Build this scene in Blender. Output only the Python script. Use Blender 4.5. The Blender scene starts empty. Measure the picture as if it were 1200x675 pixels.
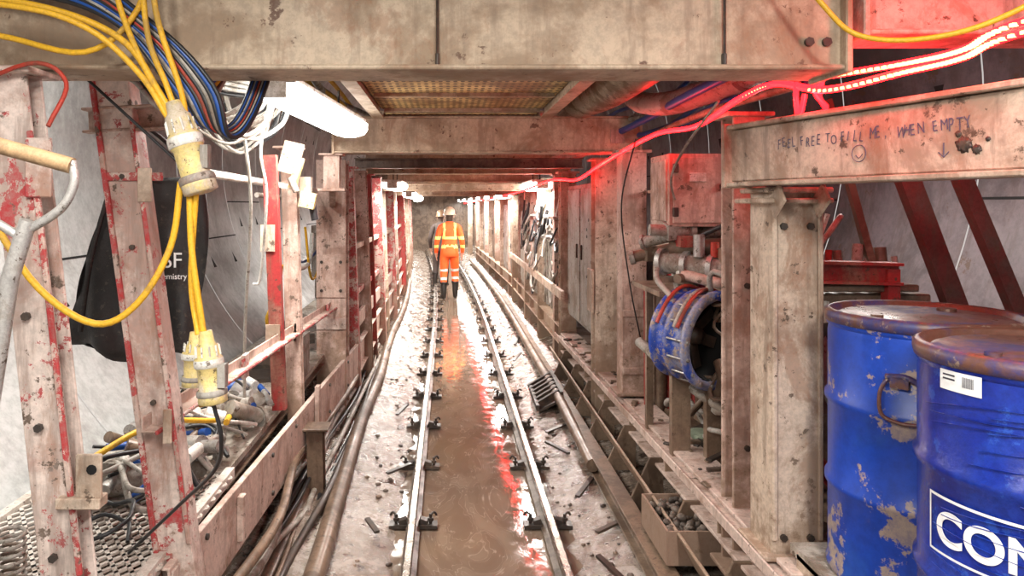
import bpy, bmesh, math, random
from mathutils import Vector, Matrix, noise, Euler
random.seed(11)
R_=random.uniform
def bend(y): return -0.0018*max(0.0,y-10.0)**2

# ------------------------------------------------------------ materials
def nt(name):
    m=bpy.data.materials.new(name); m.use_nodes=True
    t=m.node_tree; b=t.nodes['Principled BSDF']
    return m,t,b
def mixc(t,fac,a,b,blend='MIX'):
    n=t.nodes.new('ShaderNodeMix'); n.data_type='RGBA'; n.blend_type=blend
    for i,v in ((0,fac),(6,a),(7,b)):
        if isinstance(v,bpy.types.NodeSocket): t.links.new(v,n.inputs[i])
        elif i==0: n.inputs[0].default_value=v
        else: n.inputs[i].default_value=(*v,1)
    return n.outputs[2]
def noi(t,vec,scale,det=6,rough=.6,dist=0):
    n=t.nodes.new('ShaderNodeTexNoise'); n.inputs['Scale'].default_value=scale
    n.inputs['Detail'].default_value=det; n.inputs['Roughness'].default_value=rough
    n.inputs['Distortion'].default_value=dist
    t.links.new(vec,n.inputs['Vector']); return n.outputs['Fac']
def ramp(t,f,a,b,v0=0,v1=1):
    n=t.nodes.new('ShaderNodeMapRange'); n.clamp=True; n.interpolation_type='SMOOTHSTEP'
    n.inputs[1].default_value=a; n.inputs[2].default_value=b
    n.inputs[3].default_value=v0; n.inputs[4].default_value=v1
    t.links.new(f,n.inputs[0]); return n.outputs[0]
def mth(t,op,a,b):
    n=t.nodes.new('ShaderNodeMath'); n.operation=op
    for i,v in ((0,a),(1,b)):
        if isinstance(v,bpy.types.NodeSocket): t.links.new(v,n.inputs[i])
        else: n.inputs[i].default_value=v
    return n.outputs[0]
def bumpn(t,b,h,strength=.3,dist=.01):
    n=t.nodes.new('ShaderNodeBump'); n.inputs['Strength'].default_value=strength
    n.inputs['Distance'].default_value=dist
    t.links.new(h,n.inputs['Height']); t.links.new(n.outputs[0],b.inputs['Normal'])
def grimy(name,base,dirt,spot=(.09,.055,.035),amt=.5,scale=3.0,rough=.55,rough2=.8,metal=0,zmud=None,bump=.25,spots=.59,mud=(.17,.115,.08),drip=.6,chips=None,rust=0):
    m,t,b=nt(name)
    tc=t.nodes.new('ShaderNodeTexCoord').outputs['Object']
    n1=noi(t,tc,scale,9,.7,.3)
    f1=ramp(t,n1,.62-amt*.3,.70-amt*.18)
    c=mixc(t,f1,base,dirt)
    n2=noi(t,tc,scale*5,7,.72)
    if drip:
        mp=t.nodes.new('ShaderNodeMapping'); mp.inputs['Scale'].default_value=(1,1,.12); t.links.new(tc,mp.inputs[0])
        nd=noi(t,mp.outputs[0],scale*5,6,.7)
        c=mixc(t,ramp(t,nd,.49,.64,0,drip),c,tuple((x*.4+y*.5) for x,y in zip(dirt,spot)))
    if rust:
        mo=t.nodes.new('ShaderNodeMapping'); mo.inputs['Location'].default_value=(7,3,5); mo.inputs['Scale'].default_value=(1,1,.6); t.links.new(tc,mo.inputs[0])
        nr=noi(t,mo.outputs[0],scale*1.7,9,.75,.5)
        c=mixc(t,ramp(t,nr,.52,.62,0,rust),c,(.27,.115,.055))
    if chips:
        nc=noi(t,tc,scale*2.2,9,.78,.2)
        c=mixc(t,ramp(t,nc,chips[1],chips[1]+.02),c,chips[0])
    f2=ramp(t,n2,spots,spots+.04)
    c=mixc(t,f2,c,spot)
    n3=noi(t,tc,scale*16,5,.75)
    c=mixc(t,ramp(t,n3,.35,.7,.0,.5),c,tuple(x*.45 for x in base))
    if zmud:
        sx=t.nodes.new('ShaderNodeSeparateXYZ'); t.links.new(tc,sx.inputs[0])
        zf=ramp(t,sx.outputs[2],zmud[0],zmud[1],1.0,0.0)
        k=mth(t,'ADD',mth(t,'MULTIPLY',zf,.6),mth(t,'MULTIPLY',n2,.95))
        kf=ramp(t,k,.62,.85,0,.8)
        c=mixc(t,kf,c,mud)
    t.links.new(c,b.inputs['Base Color'])
    t.links.new(ramp(t,n1,.35,.7,rough,rough2),b.inputs['Roughness'])
    b.inputs['Metallic'].default_value=metal
    bumpn(t,b,n2,bump,.006)
    return m
def plain(name,c,rough=.5,metal=0,emit=None,es=0,bump=0):
    m,t,b=nt(name)
    tc=t.nodes.new('ShaderNodeTexCoord').outputs['Object']
    n=noi(t,tc,25,4,.6)
    t.links.new(mixc(t,ramp(t,n,.35,.7,0,.45),c,tuple(x*.6 for x in c)),b.inputs['Base Color'])
    b.inputs['Roughness'].default_value=rough; b.inputs['Metallic'].default_value=metal
    if emit:
        b.inputs['Emission Color'].default_value=(*emit,1); b.inputs['Emission Strength'].default_value=es
    if bump: bumpn(t,b,n,bump,.004)
    return m

CREAM=grimy('dirty_cream_paint',(.66,.53,.42),(.36,.25,.18),amt=.6,zmud=(.0,1.25),mud=(.27,.18,.12),rust=.55)
BOARD=grimy('toe_board_paint',(.68,.53,.46),(.42,.29,.23),amt=.5,zmud=(-.4,.75),mud=(.30,.2,.14),drip=.45,spots=.6,rust=.5)
BEAM=grimy('ceiling_beam_paint',(.56,.44,.32),(.34,.24,.16),spot=(.13,.065,.04),amt=.55,scale=2.2,spots=.61,drip=.5,rust=.45)
PINK=grimy('pinkish_paint',(.63,.46,.39),(.37,.23,.18),amt=.55,zmud=(.0,1.3),mud=(.26,.17,.115),rust=.55)
REDW=grimy('worn_red_white_paint',(.72,.60,.54),(.46,.30,.25),amt=.5,scale=2.4,zmud=(.0,1.1),spots=.6,chips=((.40,.03,.035),.56),mud=(.28,.18,.13),rust=.5)
REDE=grimy('red_edge_paint',(.62,.48,.42),(.46,.3,.25),amt=.5,scale=3.4,zmud=(.0,1.1),spots=.6,chips=((.42,.025,.03),.475),mud=(.28,.18,.13),rust=.3)
RED=grimy('worn_red_paint',(.40,.03,.03),(.32,.14,.10),amt=.4,scale=4,zmud=(-.2,.7),rust=.4)
DRED=grimy('dull_red_paint',(.14,.035,.03),(.10,.06,.05),amt=.4,scale=4)
MUDST=grimy('muddy_steel',(.24,.165,.115),(.11,.07,.047),amt=.6,rough=.3,rough2=.6)
DARK=grimy('dark_steel',(.045,.035,.03),(.10,.07,.05),amt=.4,rough=.3,rough2=.65)
GREY=grimy('grey_machine_paint',(.36,.335,.3),(.2,.15,.115),amt=.5,scale=6,rust=.4)
PANEL=grimy('grey_panel_paint',(.36,.34,.30),(.23,.19,.145),amt=.4,scale=3,spots=.58,rust=.3)
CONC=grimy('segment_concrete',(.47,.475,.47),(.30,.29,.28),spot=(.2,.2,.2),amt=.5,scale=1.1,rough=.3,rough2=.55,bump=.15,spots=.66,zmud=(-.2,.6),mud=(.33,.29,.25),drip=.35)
CONC_SHADED=grimy('segment_concrete_shaded',(.14,.115,.125),(.07,.058,.06),amt=.5,scale=1.3,rough=.5,bump=.15)  # same lining concrete, shade behind and above the gantry put into a darker colour
DECK=grimy('wet_deck',(.5,.45,.39),(.2,.15,.11),amt=.5,scale=4,rough=.1,rough2=.35,drip=0)
RAIL=grimy('rail_head_steel',(.32,.27,.23),(.2,.15,.12),amt=.4,scale=8,rough=.15,rough2=.35,metal=.8,drip=0)
RAILS=grimy('rail_web_mud',(.16,.115,.085),(.08,.055,.04),amt=.5,scale=8,rough=.3,rough2=.5,drip=0)
BLUE=grimy('blue_drum_paint',(.006,.055,.42),(.012,.065,.33),spot=(.40,.31,.24),amt=.3,scale=1.5,rough=.28,rough2=.42,bump=.15,spots=.56,drip=0)
BLUE2=grimy('wrapped_blue_paint',(.006,.022,.25),(.01,.04,.32),spot=(.02,.07,.38),amt=.4,scale=3,rough=.12,rough2=.26,bump=.35,spots=.58,drip=0)
RIM=grimy('rusty_rim',(.15,.065,.045),(.03,.04,.17),amt=.5,scale=5,rough=.3,rough2=.5,drip=0,spot=(.3,.22,.17))
LIDM=grimy('drum_lid_mud',(.16,.08,.06),(.04,.05,.16),amt=.55,scale=4,rough=.25,drip=0)
BLUEM=grimy('muddy_blue',(.02,.07,.42),(.30,.30,.38),spot=(.40,.31,.23),amt=.55,scale=4,rough=.3,spots=.53,drip=0)
RUB=plain('black_rubber',(.018,.018,.02),.4)
BAGM=grimy('black_bag_fabric',(.02,.018,.018),(.045,.037,.032),spot=(.07,.055,.045),amt=.4,scale=6,rough=.5,bump=.6,drip=0)
BLACK=plain('black_void',(.006,.006,.006),.9)
YEL=grimy('yellow_cable',(.75,.42,.02),(.42,.25,.05),amt=.3,scale=7,rough=.4,spots=.66,drip=0)
YELP=grimy('yellow_plug_plastic',(.70,.55,.22),(.55,.47,.38),amt=.55,scale=9,rough=.4,drip=0)
WHT=grimy('white_plastic',(.72,.7,.65),(.45,.4,.33),amt=.4,scale=8,rough=.4,drip=.2)
HOSE=grimy('grey_hose',(.40,.37,.33),(.19,.145,.11),amt=.5,scale=5,rough=.45,drip=0)
RHOSE=grimy('red_hose',(.45,.04,.02),(.2,.05,.03),amt=.4,scale=6,rough=.4,drip=0)
BLUC=plain('blue_cable',(.012,.07,.30),.4)
DUCT=grimy('silver_duct',(.36,.28,.2),(.2,.13,.08),amt=.5,scale=5,rough=.35,metal=.3,drip=0)
WOOD=grimy('wooden_handle',(.42,.27,.14),(.28,.17,.09),amt=.4,scale=9,rough=.5,spots=.66,drip=0)
TOOL=grimy('galvanised_steel',(.48,.46,.44),(.33,.3,.27),amt=.4,scale=9,rough=.3,metal=.6,drip=0)
GRAV=grimy('gravel',(.17,.13,.105),(.08,.06,.05),amt=.5,scale=14,rough=.45,drip=0)
RAG=plain('rag_cloth',(.26,.3,.22),.9,bump=.5)
INK=plain('marker_ink',(.10,.10,.17),.6)
INKD=plain('label_print',(.03,.03,.05),.6)
WTXT=plain('white_print',(.85,.85,.85),.5)
LAMP=plain('lamp_diffuser',(.9,.9,.9),.5,emit=(1,.97,.92),es=11)
ROPE=plain('red_rope_light',(.8,.01,.01),.3,emit=(1,.004,.006),es=13)
ROPEC=plain('rope_light_diodes',(1,.5,.3),.3,emit=(1,.42,.12),es=5)
ORANGE=plain('hi_vis_orange',(1.0,.13,.02),.7)
STRIPE=plain('reflective_yellow_tape',(.8,.85,.25),.4)
SILV=plain('reflective_silver_tape',(.72,.72,.68),.35)
NAVY=plain('dark_workwear',(.05,.035,.03),.8)
BOOT=plain('rubber_boot',(.025,.022,.02),.35)
SKIN=plain('skin',(.55,.33,.24),.55)
HAIR=plain('hair',(.05,.03,.02),.8)
HELM=plain('helmet_plastic',(.78,.66,.5),.35)
HELM2=plain('helmet_plastic_brown',(.2,.13,.08),.35)
MESHM=grimy('mesh_floor_steel',(.66,.6,.54),(.45,.37,.31),amt=.4,scale=7,rough=.3,drip=0)

def gratemat():
    m,t,b=nt('perforated_ceiling_sheet')
    tc=t.nodes.new('ShaderNodeTexCoord').outputs['Object']
    w=t.nodes.new('ShaderNodeTexVoronoi'); w.inputs['Scale'].default_value=24; w.inputs['Randomness'].default_value=.0
    mp=t.nodes.new('ShaderNodeMapping'); mp.inputs['Scale'].default_value=(1,.5,0); t.links.new(tc,mp.inputs[0])
    t.links.new(mp.outputs[0],w.inputs['Vector'])
    f=ramp(t,w.outputs['Distance'],.24,.34)
    n=noi(t,tc,2.5,7,.7)
    c=mixc(t,ramp(t,n,.44,.6),(.80,.60,.26),(.34,.19,.08))
    c=mixc(t,f,(.14,.08,.035),c)
    t.links.new(c,b.inputs['Base Color']); b.inputs['Roughness'].default_value=.5
    return m
GRATE=gratemat()

def floor_mat():
    m,t,b=nt('wet_mud_floor')
    tc=t.nodes.new('ShaderNodeTexCoord').outputs['Object']
    n1=noi(t,tc,1.8,9,.7,.4); n2=noi(t,tc,9,8,.72); n3=noi(t,tc,45,5,.7)
    c=mixc(t,ramp(t,n1,.4,.6),(.25,.205,.17),(.14,.10,.075))
    c=mixc(t,ramp(t,n2,.54,.62,0,.8),c,(.34,.29,.25))
    c=mixc(t,ramp(t,n2,.45,.39),c,(.045,.032,.025))
    c=mixc(t,ramp(t,n3,.55,.63,0,.8),c,(.055,.04,.03))
    t.links.new(c,b.inputs['Base Color'])
    t.links.new(ramp(t,n2,.35,.62,.05,.33),b.inputs['Roughness'])
    h=mth(t,'ADD',n2,mth(t,'MULTIPLY',n3,.3))
    bumpn(t,b,h,.55,.018)
    return m
def water_mat():
    m,t,b=nt('muddy_water')
    tc=t.nodes.new('ShaderNodeTexCoord').outputs['Object']
    mp=t.nodes.new('ShaderNodeMapping'); mp.inputs['Scale'].default_value=(1.6,.8,1)
    t.links.new(tc,mp.inputs[0])
    n1=noi(t,mp.outputs[0],1.3,3,.5,3.2); n2=noi(t,tc,9,5,.6); n3=noi(t,mp.outputs[0],6,3,.5,.5)
    c=mixc(t,ramp(t,n1,.3,.7),(.165,.115,.083),(.225,.165,.122))
    for lv,wd,fa in ((.5,.012,.6),(.42,.007,.5),(.58,.007,.5)):
        a=mth(t,'ABSOLUTE',mth(t,'SUBTRACT',n1,lv),0)
        c=mixc(t,mth(t,'MULTIPLY',ramp(t,a,.0,wd,fa,0),ramp(t,n2,.35,.65)),c,(.42,.34,.28))
    t.links.new(c,b.inputs['Base Color'])
    t.links.new(ramp(t,n2,.4,.65,.03,.13),b.inputs['Roughness'])
    b.inputs['IOR'].default_value=1.6
    bumpn(t,b,mth(t,'ADD',n3,mth(t,'MULTIPLY',n2,.3)),.12,.02)
    return m
FLOOR=floor_mat(); WATER=water_mat()

# ------------------------------------------------------------ builder
def rect(w,h): return [(-w/2,-h/2),(w/2,-h/2),(w/2,h/2),(-w/2,h/2)]
def ibeam(w,h,t=.012):
    a=w/2;b=h/2;c=t/2
    return [(-a,-b),(a,-b),(a,-b+t),(c,-b+t),(c,b-t),(a,b-t),(a,b),(-a,b),(-a,b-t),(-c,b-t),(-c,-b+t),(-a,-b+t)]
def chan(w,h,t=.01):
    a=w/2;b=h/2
    return [(-a,-b),(a,-b),(a,-b+t),(-a+t,-b+t),(-a+t,b-t),(a,b-t),(a,b),(-a,b)]
def flip(p): return [(-x,y) for x,y in reversed(p)]
def ang(w,h,t=.008): return [(-w/2,-h/2),(w/2,-h/2),(w/2,-h/2+t),(-w/2+t,-h/2+t),(-w/2+t,h/2),(-w/2,h/2)]
def cat(pts,sub=6):
    P=[Vector(p) for p in pts]
    if len(P)<3: return P
    out=[]
    Q=[P[0]*2-P[1]]+P+[P[-1]*2-P[-2]]
    for i in range(1,len(Q)-2):
        a,b,c,d=Q[i-1:i+3]
        for k in range(sub):
            u=k/sub
            out.append(.5*((2*b)+(c-a)*u+(2*a-5*b+4*c-d)*u*u+(3*b-a-3*c+d)*u**3))
    out.append(P[-1]); return out
class B:
    def __init__(s): s.v=[];s.f=[];s.m=[];s.sm=[];s.mats=[]
    def mi(s,m):
        if m not in s.mats: s.mats.append(m)
        return s.mats.index(m)
    def add(s,vs,fs,m,sm=False):
        o=len(s.v); s.v+= [tuple(v) for v in vs]
        i=s.mi(m)
        for f in fs:
            s.f.append([k+o for k in f]); s.m.append(i); s.sm.append(sm)
        return s
    def box(s,c,d,m,rot=None):
        M=Matrix.Identity(3)
        if rot: M=Euler(rot).to_matrix()
        vs=[]
        for z in(-1,1):
            for y in(-1,1):
                for x in(-1,1):
                    vs.append(Vector(c)+M@Vector((x*d[0]/2,y*d[1]/2,z*d[2]/2)))
        return s.add(vs,[(0,2,3,1),(4,5,7,6),(0,1,5,4),(2,6,7,3),(0,4,6,2),(1,3,7,5)],m)
    def prism(s,p1,p2,prof,m,up=(0,0,1)):
        p1=Vector(p1);p2=Vector(p2);d=(p2-p1).normalized();u=Vector(up)
        if abs(d.dot(u))>.95: u=Vector((0,1,0))
        side=d.cross(u).normalized(); u=side.cross(d).normalized()
        n=len(prof)
        vs=[p+side*a+u*b for p in(p1,p2) for a,b in prof]
        fs=[(i,(i+1)%n,n+(i+1)%n,n+i) for i in range(n)]+[tuple(reversed(range(n))),tuple(range(n,2*n))]
        return s.add(vs,fs,m)
    def sweep(s,pts,rad,m,n=8,caps=True):
        P=[Vector(p) for p in pts]
        if not callable(rad):
            r0=rad; rad=lambda i:r0
        t0=(P[1]-P[0]).normalized()
        a=t0.orthogonal().normalized(); vs=[]
        for i,p in enumerate(P):
            t=(P[min(i+1,len(P)-1)]-P[max(i-1,0)])
            t=t.normalized() if t.length>1e-9 else t0
            a=(a-t*a.dot(t)).normalized(); b=t.cross(a)
            for k in range(n):
                th=2*math.pi*k/n
                vs.append(p+(a*math.cos(th)+b*math.sin(th))*rad(i))
        fs=[]
        for i in range(len(P)-1):
            for k in range(n):
                fs.append((i*n+k,i*n+(k+1)%n,(i+1)*n+(k+1)%n,(i+1)*n+k))
        s.add(vs,fs,m,True)
        if caps:
            L=len(P)
            s.add([vs[k] for k in range(n)],[tuple(reversed(range(n)))],m)
            s.add([vs[(L-1)*n+k] for k in range(n)],[tuple(range(n))],m)
        return s
    def tube(s,pts,r,m,n=8,sub=6): return s.sweep(cat(pts,sub),r,m,n)
    def cyl(s,p1,p2,r,m,n=20): return s.sweep([p1,p2],r,m,n)
    def lathe(s,o,ax,prof,m,n=32):
        o=Vector(o);ax=Vector(ax).normalized();a=ax.orthogonal().normalized();b=ax.cross(a)
        vs=[];L=len(prof)
        for r,h in prof:
            for k in range(n):
                th=2*math.pi*k/n
                vs.append(o+ax*h+(a*math.cos(th)+b*math.sin(th))*r)
        fs=[(i*n+k,i*n+(k+1)%n,(i+1)*n+(k+1)%n,(i+1)*n+k) for i in range(L-1) for k in range(n)]
        s.add(vs,fs,m,True); return s
    def bolt(s,p,ax,m,r=.014):
        p=Vector(p);ax=Vector(ax).normalized(); return s.cyl(p,p+ax*.012,r,m,6)
    def mesh(s,me,M,mats,fn=None):
        o=len(s.v)
        for v in me.vertices: s.v.append(tuple(M@v.co))
        for p in me.polygons:
            s.f.append([k+o for k in p.vertices]); s.sm.append(True)
            s.m.append(s.mi(fn(p.center)) if fn else s.mi(mats))
        return s
    def obj(s,name,bev=0,parent=None):
        me=bpy.data.meshes.new(name)
        me.from_pydata(s.v,[],s.f); me.update()
        for m in s.mats: me.materials.append(m)
        me.polygons.foreach_set('material_index',s.m)
        me.polygons.foreach_set('use_smooth',s.sm)
        ob=bpy.data.objects.new(name,me); bpy.context.collection.objects.link(ob)
        if bev:
            md=ob.modifiers.new('bevel','BEVEL'); md.width=bev; md.segments=1; md.limit_method='ANGLE'; md.angle_limit=math.radians(50)
        if parent: ob.parent=parent
        return ob

# ------------------------------------------------------------ tunnel shell
CX,CZ,RR=.2,2.45,2.75
P=math.pi
def lining(name,a0,a1,mat,pockets):
    b=B(); N=40; y=-3.0; k=0
    while y<31:
        y1=y+1.4; vs=[];fs=[]
        ys=[y,y+.7,y1-.012]
        for yy in ys:
            for i in range(N+1):
                a=a0+(a1-a0)*i/N
                vs.append((CX+bend(yy)+RR*math.cos(a),yy,CZ+RR*math.sin(a)))
        for j in range(2):
            for i in range(N):
                q=j*(N+1)+i
                fs.append((q,q+N+1,q+N+2,q+1))
        b.add(vs,fs,mat,True)
        vs=[];fs=[]
        for yy in (y1-.014,y1+.002):
            for i in range(N+1):
                a=a0+(a1-a0)*i/N
                vs.append((CX+bend(yy)+(RR+.02)*math.cos(a),yy,CZ+(RR+.02)*math.sin(a)))
        for i in range(N): fs.append((i,i+N+1,i+N+2,i+1))
        b.add(vs,fs,BLACK)
        off=(k%2)*.35
        for s_ in (.18,.5,.82):
            a=a0+(a1-a0)*(s_+off*.2)
            c=(CX+bend(y)+(RR-.001)*math.cos(a),(y+y1)/2,CZ+(RR-.001)*math.sin(a))
            b.box(c,(.006,1.38,.014),BLACK,(0,-a,0))
            for yy in (y+.35,y+1.05):
                aa=a+.09
                c=Vector((CX+bend(y)+(RR-.002)*math.cos(aa),yy,CZ+(RR-.002)*math.sin(aa)))
                if pockets:
                    t=Vector((-math.sin(aa),0,math.cos(aa)))
                    b.add([c-t*.07,c+Vector((0,.045,0))+t*.05,c+Vector((0,-.045,0))+t*.05],[(0,1,2)],BLACK)
        y=y1;k+=1
    return b.obj(name)
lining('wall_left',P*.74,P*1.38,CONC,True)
lining('wall_right',-P*.38,P*.26,CONC_SHADED,True)
lining('ceiling',P*.26,P*.74,CONC_SHADED,False)
bw=B(); yy=30.5
bw.box((bend(yy)+.2,yy,2.3),(6,.1,5.6),MUDST); bw.obj('wall_far')

def linz(x):
    d=x-CX
    return CZ-math.sqrt(max(.01,RR*RR-d*d))
b=B(); nx=90; ysamp=[];y=.6
while y<30: ysamp.append(y); y+=.05 if y<9 else .12
vs=[];fs=[]
for y in ysamp:
    for i in range(nx+1):
        x=-1.75+3.9*i/nx
        d=abs(x-.19)
        z=-.035 if d<.4 else -.035+(d-.4)*.22
        n=noise.fractal(Vector((x*3,y*3,0)),1,2,5)*.016
        n+=noise.fractal(Vector((x*9,y*9,4)),1,2,4)*.008
        z+= n*(1.0 if d>.45 else .7)
        z=max(z,linz(x)+.012)
        vs.append((x+bend(y),y,z))
for j in range(len(ysamp)-1):
    for i in range(nx):
        q=j*(nx+1)+i; fs.append((q,q+1,q+nx+2,q+nx+1))
b.add(vs,fs,FLOOR,True); b.obj('floor')
b=B(); vs=[];fs=[]
ys=[.6+i*.5 for i in range(60)]
for y in ys: vs+=[(-.5+bend(y),y,-.016),(.9+bend(y),y,-.016)]
for j in range(len(ys)-1): fs.append((2*j,2*j+1,2*j+3,2*j+2))
b.add(vs,fs,WATER,True); b.obj('puddle_water')

# ------------------------------------------------------------ rails
railf=[(-.042,0),(.042,0),(.042,.012),(.01,.022),(.01,.07),(.02,.078),(-.02,.078),(-.01,.07),(-.01,.022),(-.042,.012)]
railh=[(-.022,.078),(.022,.078),(.024,.1),(.016,.106),(-.016,.106),(-.024,.1)]
for X in (-.205,.59):
    b=B(); y=.7
    while y<29:
        y1=y+1
        b.prism((X+bend(y),y,-.005),(X+bend(y1),y1,-.005),railf,RAILS)
        b.prism((X+bend(y),y,-.005),(X+bend(y1),y1,-.005),railh,RAIL)
        y=y1
    y=1.42
    while y<27:
        for s in(-1,1):
            x=X+bend(y)+s*.072
            b.box((x+s*.015,y,.004),(.11,.08,.02),DARK)
            b.box((x-s*.01,y,.026),(.05,.05,.03),DARK,(0,s*.3,0))
            b.cyl((x+s*.03,y,.0),(x+s*.03,y,.07),.010,DARK,8)
            b.cyl((x+s*.03,y,.03),(x+s*.03,y,.048),.019,DARK,6)
            b.tube([(x+s*.03,y,.062),(x+s*.05,y+.01,.075),(x+s*.066,y+.015,.055)],.007,DARK,6,3)
        y+=.96
    b.obj('track_rail')

# ------------------------------------------------------------ gantry cross beams
def crossbeam(Y,x0,x1,zb,h=.27,d=.16,mat=BEAM):
    b=B(); o=bend(Y)
    t=.014
    b.box(((x0+x1)/2+o,Y,zb+t/2),(x1-x0,d+.04,t),mat)
    b.box(((x0+x1)/2+o,Y,zb+h-t/2),(x1-x0,d+.04,t),mat)
    b.box(((x0+x1)/2+o,Y-d/2+.01,zb+h/2),(x1-x0,.012,h-2*t),mat)
    b.box(((x0+x1)/2+o,Y+d/2-.01,zb+h/2),(x1-x0,.012,h-2*t),mat)
    for x in (x0+.01,x1-.01): b.box((x+o,Y,zb+h/2),(.02,d+.06,h+.02),mat)
    return b
b=crossbeam(2.13,-1.5,1.13,2.28,.3,.16)
for x in(-.03,.78): b.box((x,2.045,2.43),(.008,.008,.27),DARK)
for x in(-.03,.78): b.box((x,2.05,2.305),(.012,.02,.05),DARK)
for x in (1.02,1.07):
    for z in (2.36,2.5): b.bolt((x,2.055,z),(0,-1,0),DARK)
b.obj('gantry_crossbeam',.004)
b=crossbeam(2.13,1.16,2.3,2.38,.3,.16,PINK); b.obj('gantry_outrigger_beam',.004)
b=crossbeam(5.4,-.85,1.42,2.28,.27)
b.obj('gantry_crossbeam',.004)
for Y in (8.5,11.5,14.5,17.5,20.5,23.5,26.5):
    b=crossbeam(Y,-.95,1.42,2.26,.24); b.obj('gantry_crossbeam')
for Y,zb in ((7.0,2.3),(10.0,2.14),(13,2.12),(16,2.14)):
    b=B(); b.prism((-.9+bend(Y),Y,zb),(1.3+bend(Y),Y,zb),chan(.08,.1),MUDST if Y<9 else BEAM); b.obj('gantry_cross_strut')

for (ya,yb) in ((2.3,5.25),(5.55,8.35),(8.65,11.35),(11.65,14.35),(14.65,17.3)):
    b=B(); o=bend((ya+yb)/2); ym=(ya+yb)/2; L=yb-ya
    b.box((.1+o,ym,2.6),(1.16,L,.012),GRATE)
    for x in(-.5,.7): b.prism((x+o,ya,2.57),(x+o,yb,2.57),ibeam(.08,.1),BEAM)
    n=4
    for i in range(n+1):
        y=ya+.05+(L-.1)*i/n
        b.prism((-.46+o,y,2.58),(.66+o,y,2.58),ang(.03,.03),BEAM)
    b.obj('overhead_grating_panel')

# ------------------------------------------------------------ posts
def post(p0,p1,prof,mat,plates=True,up=(0,1,0)):
    b=B(); b.prism(p0,p1,prof,mat,up)
    if plates:
        p0=Vector(p0);p1=Vector(p1)
        b.box(p0+Vector((0,0,.01)),(.2,.16,.02),mat)
        b.box(p1-Vector((0,0,.008)),(.18,.16,.016),mat)
    return b
b=post((-.945,2.0,.0),(-1.2,2.0,2.27),flip(chan(.115,.08)),REDW)
b.box((-.965,1.95,1.16),(.07,.012,.14),CREAM); b.cyl((-.955,1.945,1.19),(-.955,1.942,1.19),.014,BLACK,10)
b.box((-.99,1.96,1.1),(.12,.05,.03),CREAM)
b.box((-1.1,1.95,2.0),(.07,.012,.16),REDW)
b.prism((-.945-.1123*.9+.052,1.957,.9),(-.945-.1123*2.1+.052,1.957,2.1),rect(.016,.012),REDE,(0,1,0))
for z in(.95,1.3,1.6): b.bolt((-.945-.1123*z-.01,1.955,z),(0,-1,0),DARK,.012)
b.obj('gantry_post',.003)
b=post((-.88,2.62,.0),(-1.22,2.62,2.5),chan(.125,.09),REDW)
b.prism((-.88-.136*.3-.062,2.57,.3),(-1.215-.062,2.57,2.45),rect(.018,.02),REDE,(0,1,0))
b.prism((-.88-.136*.7+.058,2.568,.7),(-.88-.136*2.2+.058,2.568,2.2),rect(.016,.012),REDE,(0,1,0))
b.box((-1.11,2.57,2.0),(.2,.012,.03),REDE); b.box((-1.07,2.56,1.97),(.05,.01,.12),CREAM)
for z in(1.1,1.2,1.75,2.0): b.bolt((-.88-.136*z,2.572,z),(0,-1,0),DARK,.01)
b.obj('gantry_post',.003)
b=B(); b.prism((-1.3,2.6,2.2),(-.9,2.6,2.22),chan(.06,.09),PINK); b.obj('gantry_top_bracket',.003)
b=post((-.83,4.6,.0),(-.84,4.6,.5),ibeam(.1,.1,.01),MUDST); b.obj('gantry_post',.003)
b=post((-.98,4.75,.0),(-1.04,4.75,2.28),ibeam(.1,.08,.01),PINK); b.obj('gantry_post',.003)
b=post((-1.02,4.4,.66),(-1.08,4.4,2.2),rect(.08,.06),RED,False)
for z in (1.1,1.7): b.box((-1.03-.052*(z-.66),4.36,z),(.085,.012,.16),CREAM)
b.obj('gantry_post')
b=post((-.98,6.2,.0),(-.985,6.2,2.28),ibeam(.25,.2,.014),PINK)
b.box((-.98,6.09,1.3),(.25,.012,.36),PINK); b.box((-.98,6.09,.9),(.25,.012,.1),REDW)
for z in(1.18,1.42):
    for x in(-1.06,-.9): b.bolt((x,6.084,z),(0,-1,0),DARK)
b.obj('gantry_post',.004)
b=post((-.86,5.4,2.0),(-.86,5.4,2.28),ibeam(.12,.12,.014),PINK); b.prism((-.86,5.4,2.02),(-.98,6.15,1.9),rect(.05,.05),PINK); b.obj('gantry_top_bracket',.003)
for i,Y in enumerate((6.9,7.7,8.5,9.4,10.3,11.5,12.7,14.5,15.8,17.5,19,20.5,22,23.5,25,26.5)):
    w=.16 if i%2 else .1
    m=[REDE,PINK,RED,REDE,CREAM][i%5]
    x=-.90+bend(Y)
    b=post((x+.03,Y,.0),(x-.05,Y,2.26),ibeam(w,w*.9,.012) if i%3 else chan(w,w),m)
    b.obj('gantry_post')
b=B()
b.prism((-1.035,2.5,1.14),(-.95,7.0,1.04),ang(.05,.055),BOARD)
b.prism((-1.005,2.5,1.112),(-.92,7.0,1.012),rect(.012,.014),REDE)
for f in(.25,.5,.75):
    b.box((-1.035+.085*f,2.5+4.5*f,1.12-.1*f),(.02,.08,.12),REDW)
b.box((-.975,2.52,1.13),(.03,.012,.12),CREAM)
b.obj('handrail',.003)
b=B(); b.prism((-.975,2.5,.50),(-.86,6.9,.44),flip(chan(.03,.29)),BOARD)
b.box((-.955,2.55,.50),(.01,.08,.26),BOARD)
for f in (.08,.3,.42,.66,.85):
    for dz in(-.1,.1):
        p=Vector((-.962,2.5,.50+dz)).lerp(Vector((-.847,6.9,.44+dz)),f)
        b.bolt(p,(1,0,0),DARK)
b.box((-.925,3.25,.5),(.03,.05,.20),BOARD); b.box((-.88,4.9,.5),(.03,.06,.36),BOARD)
b.obj('toe_board',.003)
b=B()
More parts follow.
